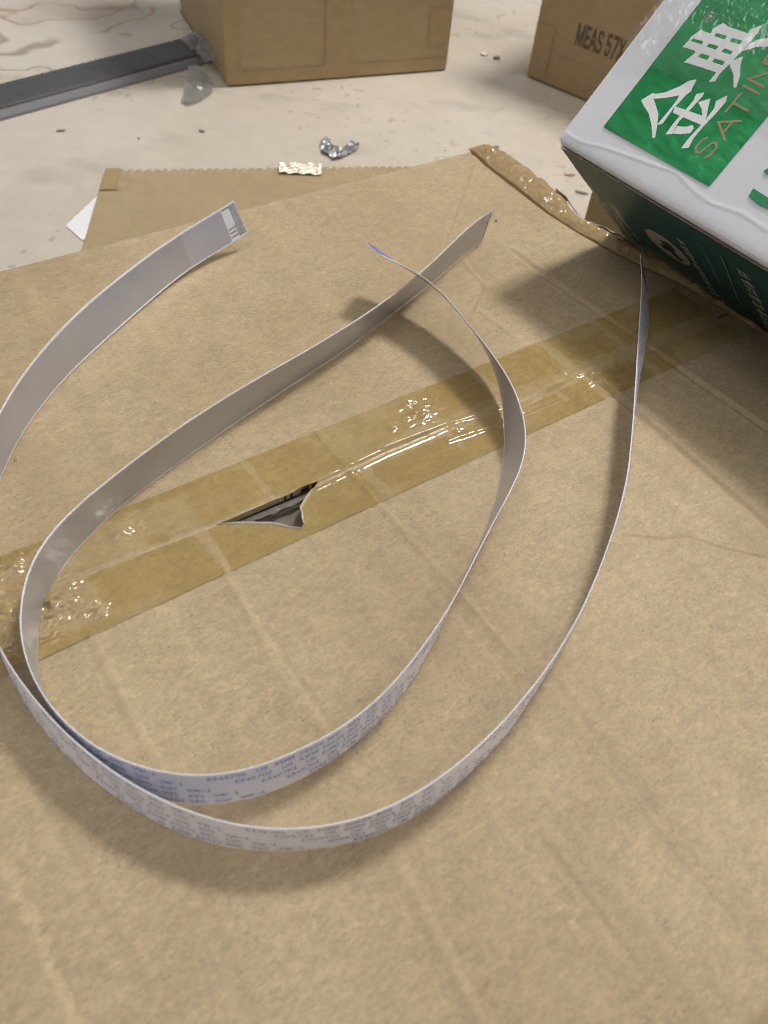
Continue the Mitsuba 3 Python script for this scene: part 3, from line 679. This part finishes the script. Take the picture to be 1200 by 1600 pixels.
STROKE = {'S': [[(1, .85), (.75, 1), (.25, 1), (0, .8), (.1, .58), (.9, .42), (1, .2), (.75, 0), (.25, 0), (0, .15)]], 'A': [[(0, 0), (.5, 1), (1, 0)], [(.2, .35), (.8, .35)]], 'T': [[(0, 1), (1, 1)], [(.5, 1), (.5, 0)]],
          'I': [[(.5, 0), (.5, 1)]], 'N': [[(0, 0), (0, 1), (1, 0), (1, 1)]], 'E': [[(1, 1), (0, 1), (0, 0), (1, 0)], [(0, .5), (.8, .5)]], 'R': [[(0, 0), (0, 1), (.8, 1), (1, .75), (.8, .5), (0, .5)], [(.5, .5), (1, 0)]]}
pA = z8([(935, 885), (1035, 770), (985, 828), (885, 790)])
ew = (pA[1] - pA[0]); ew_l = np.linalg.norm(ew); ew_u = ew / ew_l; eh = pA[3] - pA[2]; eh = eh - ew_u * (eh @ ew_u)
for ch, (cx, cy), wf in [('S', (862, 962), 0.78), ('A', (985, 828), 1.0), ('T', (1078, 707), 0.95), ('I', (1146, 600), 0.8), ('N', (1222, 505), 0.9), ('E', (1318, 390), 0.75)]:
    c = np.array(gp(900 + cx / 4, cy / 4)); w_ = ew_l * wf
    ls = [sg.LineString([c + ew_u * (x - .5) * w_ + eh * y for x, y in st]) for st in STROKE[ch]]
    face_part(GB + '__printed_letter', shapely.union_all([l.buffer(0.00055, join_style=2) for l in ls]), 'print_gold', LIFT + 0.0003)
rc = np.array(gp(900 + 840 / 4, 125 / 4))
ringp = sg.Point(rc).buffer(0.0026).difference(sg.Point(rc).buffer(0.0021))
rr = [sg.LineString([rc + ew_u * (x - .5) * 0.0018 + eh / np.linalg.norm(eh) * (y - .5) * 0.0024 for x, y in st]).buffer(0.00022) for st in STROKE['R']]
face_part(GB + '__printed_mark', shapely.union_all([ringp] + rr), 'print_pale', LIFT + 0.0003)
for pts in ([(1171, 309), (1178, 297), (1200, 311), (1225, 326), (1222, 342), (1200, 328), (1186, 322)], [(1194, 270), (1225, 250), (1228, 262), (1200, 276)]):
    face_part(GB + '__printed_shape', sg.Polygon([gp(x, y) for x, y in pts]), 'print_green', LIFT, 0.0003)

# the clear wrap over the upper part of the white face, and over the dark side
wl = np.array([gp(x, y) for x, y in [(885, 190), (990, 143), (1080, 100), (1145, 150), (1230, 130)]])
wg = [(np.array(gp(x, y)), R) for x, y, R in [(1120, 20, 0.014), (1165, 45, 0.012), (1190, 10, 0.014), (955, 62, 0.010), (1003, 72, 0.008), (985, 30, 0.010), (1075, 5, 0.01), (1040, 12, 0.008)]]
def wrap_z(a, b):
    w = sum(np.exp(-((a - c[0]) ** 2 + (b - c[1]) ** 2) / R ** 2) for c, R in wg)
    return 0.0024 + 0.0010 * np.abs(2 * h3(a * 0.7 + b * 0.5, b, 0, 55, 84, 4) - 1) + np.clip(w, 0, 1) * 0.0022 * (1 - np.abs(2 * h3(a + b * 0.6, b * 0.5, 0, 420, 85, 3) - 1))


face_sheet(0.001, GL * 0.5, 0.05, GS - 0.006, 420, 420, wrap_z, GB + '__clear_wrap', 'clear_film')
tag(GB + '__clear_wrap', 'wrinkled clear plastic wrap')


def dark_col(p, n, uv):
    a = (p.x - float(GA[0])) * float(gq[0]) + (p.y - float(GA[1])) * float(gq[1]) + (p.z - float(GA[2])) * float(gq[2])
    c = (p.x - float(GA[0])) * float(gn[0]) + (p.y - float(GA[1])) * float(gn[1]) + (p.z - float(GA[2])) * float(gn[2])
    st = fbm(a * 500 + c * 60, c * 60 - a * 30, 1.0, 3)
    hay = smoothstep(0.50, 0.66, st) * (1 - smoothstep(-0.002, 0.022, a + 0.12 * c + 0.012 * (noise(a * 90, c * 40, 3.0) - 0.5))) * smoothstep(0.03, 0.055, -c)
    base = mix((0.010, 0.046, 0.047), (0.018, 0.068, 0.066), fbm(a * 40, c * 40, 2.0, 3))
    return mix(base, (0.34, 0.31, 0.23), hay * 0.85)


scene['dark_print'] = {'type': 'twosided', 'bsdf': {'type': 'principled', 'base_color': proc(dark_col), 'roughness': 0.4, 'specular': 0.15}}
face_sheet(0.0026, GL - 0.001, -GH + 0.001, -0.0034, 240, 90, lambda a, c: 0.0006 + 0.0008 * h3(a, c, 0, 40, 86, 3), GB + '__side_panel', 'dark_print', 'side')
tag(GB + '__side_panel', 'dark green printed underside with a round pale emblem')
face_sheet(0.0030, GL - 0.001, -0.0038, -0.0016, 200, 4, lambda a, c: 0.0006 + 0.0004 * h3(a, c, 0, 200, 87, 2), GB + '__fold_edge', 'raw_edge', 'side')
SL = 0.00135
ec = np.array(gp(1046, 383, 'side')); er = np.linalg.norm(np.array(gp(1076, 411, 'side')) - np.array(gp(1015, 355, 'side'))) / 2
disc = sg.Point(ec).buffer(er)
e1 = np.array(gp(1076, 411, 'side')) - np.array(gp(1015, 355, 'side')); e1 /= np.linalg.norm(e1); e2 = np.array([-e1[1], e1[0]])
mark = shapely.union_all([sg.Polygon([ec + er * (x * e1 + y * e2) for x, y in pts]) for pts in ([(-.25, .55), (.05, .5), (.2, .1), (.75, .05), (.8, -.2), (.25, -.22), (.1, -.5), (-.1, -.45), (-.05, -.1), (-.4, .05)],)]).buffer(er * 0.05)
face_part(GB + '__round_emblem', disc.difference(mark), 'print_pale', SL, face='side')
face_part(GB + '__round_emblem__emblem_figure', mark, 'ink_black', SL, face='side')


def glyph_column(p0, p1, size, key, bsdf, seed):
    """A column of small dense characters, too blurred in the photograph to be read."""
    r = np.random.default_rng(seed)
    a, b = np.array(gp(*p0, 'side')), np.array(gp(*p1, 'side')); L = np.linalg.norm(b - a); d = (b - a) / L; n = np.array([-d[1], d[0]])
    parts = []
    for k in range(int(L / (size * 1.15))):
        o = a + d * (k * size * 1.15 + size / 2)
        for q in range(5):
            x, y = r.uniform(-.4, .4, 2)
            e = [(-.42, y), (.42, y)] if q % 2 else [(x, -.45), (x, .45)]
            parts.append(sg.LineString([o + size * (u * d + w * n) for u, w in e]).buffer(size * 0.055, cap_style=2))
    face_part(key, shapely.union_all(parts), bsdf, SL, face='side')


glyph_column((1064, 370), (1124, 462), 0.0062, GB + '__printed_text', 'print_pale', 1)
glyph_column((1099, 379), (1132, 446), 0.0042, GB + '__printed_text', 'print_dim', 2)
glyph_column((1163, 420), (1215, 530), 0.0085, GB + '__printed_text', 'print_pale', 3)
lin = sg.LineString([gp(1130, 396, 'side'), gp(1156, 463, 'side'), gp(1184, 500, 'side')]).buffer(0.0008)
face_part(GB + '__printed_line', lin, 'print_dim', SL, face='side')

# small carton under the leaning box
Gc = spot(922, 300, HB - 0.018); gu, gv = Gc @ AX, Gc @ AY
lowz = (GA - gn * GH)[2] - 0.001
hc = lowz
bm = rounded_box(0.20, 0.30, hc - 0.001, 0.003)
add('small_carton', frame(bm, W(max(gu, 0.4165) + 0.10, gv - 0.15, -HB + hc / 2), AX, AY, AZ), 'carton_board', 40)
tag('small_carton', 'small brown carton hidden under the leaning white and green box', 'carton')

# ------------------------------------------------------------------ the two flat ribbon cables
Ab = np.array([-941,4204,90,-1007,4132,67,-1069,4058,51,-1128,3980,38,-1182,3898,29,-1229,3813,22,-1271,3725,16,-1309,3633,12,-1344,3539,9,-1378,3444,8,-1412,3348,6,-1445,3251,5,-1477,3153,4,-1507,3054,4,-1535,2954,4,-1559,2852,4,-1578,2749,4,-1592,2644,4,-1601,2537,4,-1604,2430,4,-1600,2323,4,-1590,2215,4,-1572,2107,4,-1548,2001,4,-1516,1896,4,-1478,1793,4,-1433,1693,4,-1382,1595,4,-1325,1501,4,-1261,1410,4,-1191,1324,4,-1116,1243,4,-1034,1168,4,-947,1100,4,-856,1039,4,-760,984,4,-662,937,4,-562,898,4,-460,872,4,-356,859,4,-253,858,4,-150,869,4,-50,891,4,46,924,4,138,971,4,223,1029,4,301,1099,5,374,1177,5,444,1258,4,508,1345,4,565,1437,4,619,1531,4,672,1625,4,724,1720,4,773,1816,4,817,1914,4,858,2014,4,896,2113,4,935,2213,4,972,2312,4,1006,2411,4,1036,2511,5,1062,2611,5,1084,2712,4,1103,2812,4,1122,2912,4,1141,3010,4,1160,3108,4,1181,3204,4,1202,3299,4,1225,3393,4,1248,3487,4,1270,3579,4,1292,3672,3,1312,3766,3,1329,3860,6,1341,3956,15,1345,4051,31,1340,4143,57,1322,4230,96],float).reshape(-1,3) / 1e4
AT = np.array([-1011,4207,276,-1069,4137,257,-1125,4064,243,-1178,3988,232,-1230,3908,223,-1279,3824,215,-1325,3738,209,-1368,3649,203,-1407,3558,198,-1444,3464,195,-1477,3368,194,-1507,3270,195,-1533,3170,196,-1556,3067,198,-1575,2964,200,-1591,2859,201,-1603,2753,202,-1611,2646,203,-1614,2538,204,-1612,2430,204,-1605,2322,204,-1592,2215,204,-1573,2107,204,-1549,2001,204,-1518,1895,204,-1480,1792,204,-1436,1692,204,-1383,1595,204,-1323,1502,204,-1256,1415,204,-1183,1331,204,-1106,1252,204,-1025,1179,204,-939,1110,204,-850,1048,204,-756,992,204,-660,944,204,-560,904,204,-459,874,204,-356,855,204,-252,849,204,-148,858,204,-48,881,204,48,918,204,138,969,204,222,1030,204,301,1100,205,375,1177,205,444,1259,204,509,1345,204,570,1434,204,627,1526,204,679,1621,204,728,1718,204,772,1817,204,813,1916,204,851,2017,204,887,2117,204,920,2218,203,950,2319,203,977,2420,202,1000,2521,201,1020,2622,200,1039,2722,199,1057,2822,198,1074,2921,198,1091,3020,197,1108,3119,197,1124,3216,195,1141,3313,194,1158,3410,192,1175,3505,189,1191,3599,186,1208,3690,183,1223,3778,182,1236,3861,183,1245,3939,189,1251,4010,202,1251,4076,223,1244,4136,254],float).reshape(-1,3) / 1e4
Bb = np.array([416,4557,4,369,4464,10,320,4371,14,270,4278,14,220,4185,13,167,4091,12,113,3998,10,58,3905,9,2,3812,8,-54,3719,7,-110,3625,7,-165,3531,5,-221,3438,4,-278,3346,4,-338,3256,4,-400,3167,4,-462,3079,5,-524,2991,5,-585,2903,5,-646,2814,4,-705,2726,4,-763,2638,4,-820,2550,4,-876,2462,4,-931,2375,4,-984,2288,4,-1035,2200,4,-1081,2112,4,-1121,2023,4,-1155,1934,4,-1181,1844,5,-1195,1754,5,-1198,1665,5,-1188,1577,5,-1167,1490,4,-1136,1407,4,-1095,1327,4,-1046,1253,4,-989,1185,4,-924,1125,4,-853,1073,4,-777,1031,4,-696,999,4,-612,980,4,-527,973,4,-442,979,4,-359,998,4,-279,1029,4,-203,1071,5,-132,1122,5,-65,1180,4,-3,1244,4,54,1313,4,104,1387,4,149,1466,4,188,1547,4,222,1632,4,254,1718,4,283,1804,5,313,1890,5,342,1976,5,371,2062,5,400,2146,5,426,2231,4,449,2315,4,468,2399,4,484,2482,4,497,2565,4,506,2649,5,513,2732,7,515,2816,12,514,2900,19,508,2983,30,496,3064,44,479,3144,60,456,3220,77,427,3294,95,394,3364,111,356,3430,126,314,3493,138,271,3553,149,225,3609,159,179,3662,169,130,3712,177,80,3758,184,27,3801,190,-27,3839,197,-83,3875,206,-138,3908,218,-193,3937,237],float).reshape(-1,3) / 1e4
BT = np.array([445,4558,202,388,4464,209,336,4368,213,286,4270,214,239,4172,212,192,4074,209,145,3977,206,96,3880,204,45,3784,201,-8,3689,200,-63,3595,198,-119,3502,198,-178,3410,198,-238,3320,198,-300,3230,199,-364,3142,199,-428,3055,200,-493,2969,201,-558,2884,202,-623,2799,203,-687,2714,203,-749,2628,203,-808,2542,203,-865,2455,204,-919,2368,203,-971,2280,203,-1021,2193,203,-1067,2106,203,-1111,2019,204,-1149,1932,204,-1179,1844,205,-1198,1755,205,-1203,1665,205,-1194,1575,205,-1173,1488,204,-1142,1404,204,-1100,1325,204,-1049,1251,204,-990,1185,204,-924,1126,204,-852,1076,204,-775,1035,204,-694,1005,204,-611,986,204,-527,978,204,-443,983,204,-361,1002,204,-282,1033,204,-206,1075,205,-132,1124,205,-63,1179,204,0,1242,204,57,1310,204,108,1385,204,155,1463,204,198,1543,204,238,1625,203,275,1709,203,309,1795,203,341,1880,203,373,1966,202,405,2051,202,437,2135,201,470,2219,199,501,2303,197,529,2386,194,551,2470,192,565,2555,192,569,2639,194,564,2721,200,549,2801,208,528,2878,218,499,2952,228,466,3022,237,428,3090,246,389,3156,255,348,3220,263,307,3282,272,266,3343,282,224,3401,291,182,3457,301,137,3508,308,91,3556,313,43,3598,316,-6,3636,317,-56,3670,317,-104,3700,318,-151,3727,322,-195,3754,333,-237,3780,352],float).reshape(-1,3) / 1e4
OFF = np.array([0, 0, HB])


def smooth_line(P, n):
    from scipy.interpolate import CubicSpline
    t = np.linspace(0, 1, len(P)); return CubicSpline(t, P)(np.linspace(0, 1, n))


def cable(key, b, T, label, ink, text_at, contacts, blue_ends, e=0.0105):
    N = 520
    b, T = smooth_line(b + OFF, N), smooth_line(T + OFF, N)
    b[:, 2] += 0.0002; T[:, 2] += 0.0002
    m = (b + T) / 2; t = np.gradient(m, axis=0); t /= np.linalg.norm(t, axis=1)[:, None]
    d = T - b; wd = np.linalg.norm(d, axis=1); d = d / wd[:, None]
    nin = np.cross(d, t); nin /= np.linalg.norm(nin, axis=1)[:, None]           # towards the inside of the loop
    S = np.r_[0, np.cumsum(np.linalg.norm(np.diff(m, axis=0), axis=1))]; L = S[-1]
    th = 0.00034

    def at(s, w, off):
        """Points on the cable: s metres along, w 0..1 across, off metres off its middle plane towards the inside."""
        g = lambda A: np.stack([np.interp(s, S, A[:, k]) for k in range(3)], -1)
        return g(b) + w[..., None] * (g(T) - g(b)) + off[..., None] * g(nin) if np.ndim(off) else g(b) + w[..., None] * (g(T) - g(b)) + off * g(nin)

    def sheet(s0_, s1_, w0, w1, off, k, bsdf, name, flip=False, ns=None):
        ns = ns or max(2, int((s1_ - s0_) / 0.0016)); nw = 7
        A, B = np.meshgrid(np.linspace(s0_, s1_, ns), np.linspace(w0, w1, nw), indexing='ij')
        P = at(A, B, off)
        i = (np.arange(ns - 1)[:, None] * nw + np.arange(nw - 1)[None]).ravel()
        f = np.concatenate([np.stack([i, i + nw, i + nw + 1], 1), np.stack([i, i + nw + 1, i + 1], 1)])
        if flip: f = f[:, ::-1]
        return add(key + name, trimesh.Trimesh(P.reshape(-1, 3), f, process=False), bsdf, True, np.stack([A.ravel(), B.ravel()], 1))
    # jacket: closed cross-section with rounded long edges
    prof = [(0, -.5), (0.25, -.5), (0.5, -.5), (0.75, -.5), (1, -.5), (1.004, 0), (1, .5), (0.75, .5), (0.5, .5), (0.25, .5), (0, .5), (-.004, 0)]
    P = np.stack([at(S, np.full(N, w), o * th) for w, o in prof], 1); k = len(prof)
    f = []
    ii = np.arange(N - 1)
    for q in range(k):
        r = (q + 1) % k
        f += [np.stack([ii * k + q, ii * k + r, (ii + 1) * k + r], 1), np.stack([ii * k + q, (ii + 1) * k + r, (ii + 1) * k + q], 1)]
    capf = np.array([[0, q + 1, q] for q in range(1, k - 1)]); f += [capf, (capf[:, ::-1] + (N - 1) * k)]
    jm = trimesh.Trimesh(P.reshape(-1, 3), np.concatenate(f)[:, ::-1], process=False)
    add(key + '__jacket', jm, 'ribbon_white', 40)
    tag(key, label, 'cable')
    sheet(e, L - e, 0.045, 0.955, th / 2 + 0.00012, 0, 'ribbon_foil', '__shield_face')
    tag(key + '__shield_face', 'grey metallic inner face')
    if e > 0.006:
        sheet(e, 0.040, 0.05, 0.95, th / 2 + 0.00024, 0, 'foil_label', '__clear_label')
        tag(key + '__clear_label', 'shiny lavender grey sleeve near the end')
    for end in blue_ends:
        a_, b_ = (0.0, 0.011) if end == 0 else (L - 0.011, L)
        sheet(a_, b_, 0.0, 1.0, -th / 2 - 0.00018, 0, 'stiffener_blue', '__stiffener', True)
    # contacts on the inner face at the ends
    for end in contacts:
        for q in range(16):
            w = 0.075 + q * 0.85 / 15
            ln = e - 0.0005 if q in (1, 3, 5, 15) and e > 0.006 else min(0.0050, e - 0.001)
            a_, b_ = (0.0004, ln) if end == 0 else (L - ln, L - 0.0004)
            sheet(a_, b_, w - 0.0145, w + 0.0145, th / 2 + 0.00010, 0, 'contact_tin', '__contact', ns=4)
    # lettering on the outer face, five staggered rows
    words, BOLD = {}, True
    def word(tx):
        if tx not in words:
            mm = meshkit.text_mesh(tx, 0.0019, 0.00002, bold=BOLD)
            up = mm.face_normals[:, 2] > 0.5
            words[tx] = (np.asarray(mm.vertices), np.asarray(mm.faces)[up])
        return words[tx]
    row_words = [('E345701', -0.0115), ('UR', 0.003), ('AWM', 0.0085), ('20624', 0.0165), ('80C', 0.0262), ('60V', 0.0340), ('VW-1', 0.0418)]
    VV, FF, n0 = [], [], 0
    period = 0.0760
    for row in range(5):
        wc = 0.88 - 0.19 * row
        for p in range(-12, 13):
            s_base = text_at + p * period + row * 0.0079
            for tx, so in row_words:
                v_, f_ = word(tx)
                s_ = s_base + so + v_[:, 0] * 1.0
                if s_.min() < 0.014 or s_.max() > L - 0.014: continue
                w_ = wc - 0.052 + v_[:, 1] / 0.020
                VV.append(at(s_, w_, -th / 2 - 0.0001)); FF.append(f_ + n0); n0 += len(v_)
    V_, F_ = np.concatenate(VV), np.concatenate(FF)
    used = np.unique(F_); rem = np.zeros(len(V_), int); rem[used] = np.arange(len(used))
    add(key + '__printed_text', trimesh.Trimesh(V_[used], rem[F_], process=False), ink)
    tag(key + '__printed_text', 'rows of small printed letters and figures', kind='stuff')
    return dict(S=S, L=L, at=at)


def s_of(b, px, py):
    """Length along a cable's lower edge at a surveyed point."""
    q = spot(px, py, HB); S = np.r_[0, np.cumsum(np.linalg.norm(np.diff(b, axis=0), axis=1))]
    return S[np.argmin(np.linalg.norm(b[:, :2] - q[:2], axis=1))]


cable('ribbon_cable', Ab, AT, 'outer flat ribbon cable, its end with dark contact lines raised at upper left', 'ink_blue_grey', s_of(Ab, 452, 1328) - 0.0418 - 0.0316 - 0.0066, [0], [0, 1])
cable('ribbon_cable_001', Bb, BT, 'flat ribbon cable of the inner loop, crossing over itself near the carton back', 'ink_blue', s_of(Bb, 410, 1241) - 0.0418 - 0.0316 - 0.0066, [0], [0, 1], 0.0045)

# ------------------------------------------------------------------ scraps and crumbs on the floor and on the carton
def crumple(key, pts, z, bsdf, amp, seed, n=26, sc=60, flat=False):
    q = np.array([spot(x, y, z) for x, y in pts]); poly = sg.Polygon(q[:, :2]).buffer(0)
    m = slab(poly, 0.0003); m = m.subdivide_to_size(max(0.0015, math.sqrt(poly.area) / n))
    v = np.asarray(m.vertices).copy()
    v[:, 2] += z + amp * np.abs(2 * h3(v[:, 0], v[:, 1], 0, sc, seed, 3) - 1) * 1.6
    m.vertices = v
    return add(key, m, bsdf, 20)


crumple('foil_scrap', [(500, 225), (513, 221), (522, 228), (535, 233), (550, 223), (562, 226), (556, 236), (535, 247), (520, 251), (513, 244), (503, 240)], 0.0008, 'foil_scrap_metal', 0.007, 3, sc=90)
tag('foil_scrap', 'small crumpled piece of grey foil lying on the floor beyond the cardboard sheet', 'foil scrap')
crumple('plastic_film', [(283, 160), (290, 140), (296, 110), (312, 108), (335, 132), (332, 146), (315, 158), (296, 166)], 0.001, 'film_milky', 0.010, 5, sc=45)
tag('plastic_film', 'crumpled clear plastic film on the floor at the left foot of the plain brown carton', 'plastic film')
crumple('plastic_film_001', [(283, 66), (300, 52), (322, 60), (334, 75), (336, 98), (318, 98), (305, 82)], 0.013, 'film_milky', 0.010, 8, sc=60)
tag('plastic_film_001', 'shiny clear film lying over the end of the dark threshold strip', 'plastic film')


def crumb(px, py, r0, bsdf, label, z=0.0, squash=0.5, stretch=1.0, rot=0.0):
    r = r0 * 0.45
    squash = squash * 0.6
    m = trimesh.creation.icosphere(subdivisions=2, radius=1.0)
    v = np.asarray(m.vertices).copy(); v *= (0.75 + 0.5 * h3(v[:, 0], v[:, 1], v[:, 2], 2.2, int(px) % 97, 3) * 1.6)[:, None]
    v *= [r * stretch, r, r * squash]
    c, s_ = math.cos(rot), math.sin(rot)
    v = np.c_[v[:, 0] * c - v[:, 1] * s_, v[:, 0] * s_ + v[:, 1] * c, v[:, 2]]
    o = spot(px, py, z); v += o - [0, 0, v[:, 2].min() - 0.0004]
    m.vertices = v
    k = add('crumb', m, bsdf, True)
    tag(k, label, 'crumb', 'crumbs scattered on the floor and carton' if False else None)
    return k


crumb(315, 206, 0.0042, 'crumb_dark', 'dark crumb on the floor left of the foil scrap, nearest the plain brown carton', stretch=1.4)
crumb(95, 205, 0.0042, 'crumb_dark', 'long dark crumb on the floor just in front of the dark strip', stretch=2.0, squash=0.3, rot=0.4)
crumb(217, 217, 0.0030, 'crumb_dark', 'faint crumb on bare floor between the dark strip and the cardboard sheet', squash=0.3)
crumb(756, 86, 0.0085, 'crumb_pale', 'white crumb on the floor between the two brown cartons')
crumb(776, 92, 0.0080, 'crumb_dark', 'dark grey crumb beside the white crumb between the two brown cartons')
crumb(893, 133, 0.0042, 'crumb_dark', 'dark crumb at the foot of the carton with printing')
crumb(776, 231, 0.0045, 'crumb_dark', 'dark crumb on the floor behind the back right corner of the taped carton')
crumb(695, 236, 0.0025, 'crumb_rust', 'tiny tan crumb on the floor just behind the taped carton')
crumb(890, 274, 0.0048, 'crumb_rust', 'rust coloured shred on the floor beside the dented carton edge', stretch=2.2, squash=0.3, rot=0.2)
crumb(908, 302, 0.0050, 'crumb_dark', 'grey shred on the floor in front of the small carton', stretch=2.6, squash=0.3, rot=-0.3)
crumb(775, 345, 0.0013, 'crumb_dark', 'tiny dark splinter on the carton beside the tip of a cable', HB + 0.0004, stretch=2.4, rot=0.9)
crumb(24, 720, 0.0010, 'crumb_dark', 'tiny dark speck on the carton inside the outer cable at far left', HB + 0.0004, stretch=1.5)
crumb(168, 680, 0.0006, 'crumb_dark', 'tiniest dark dot on the carton between the two cables', HB + 0.0004)
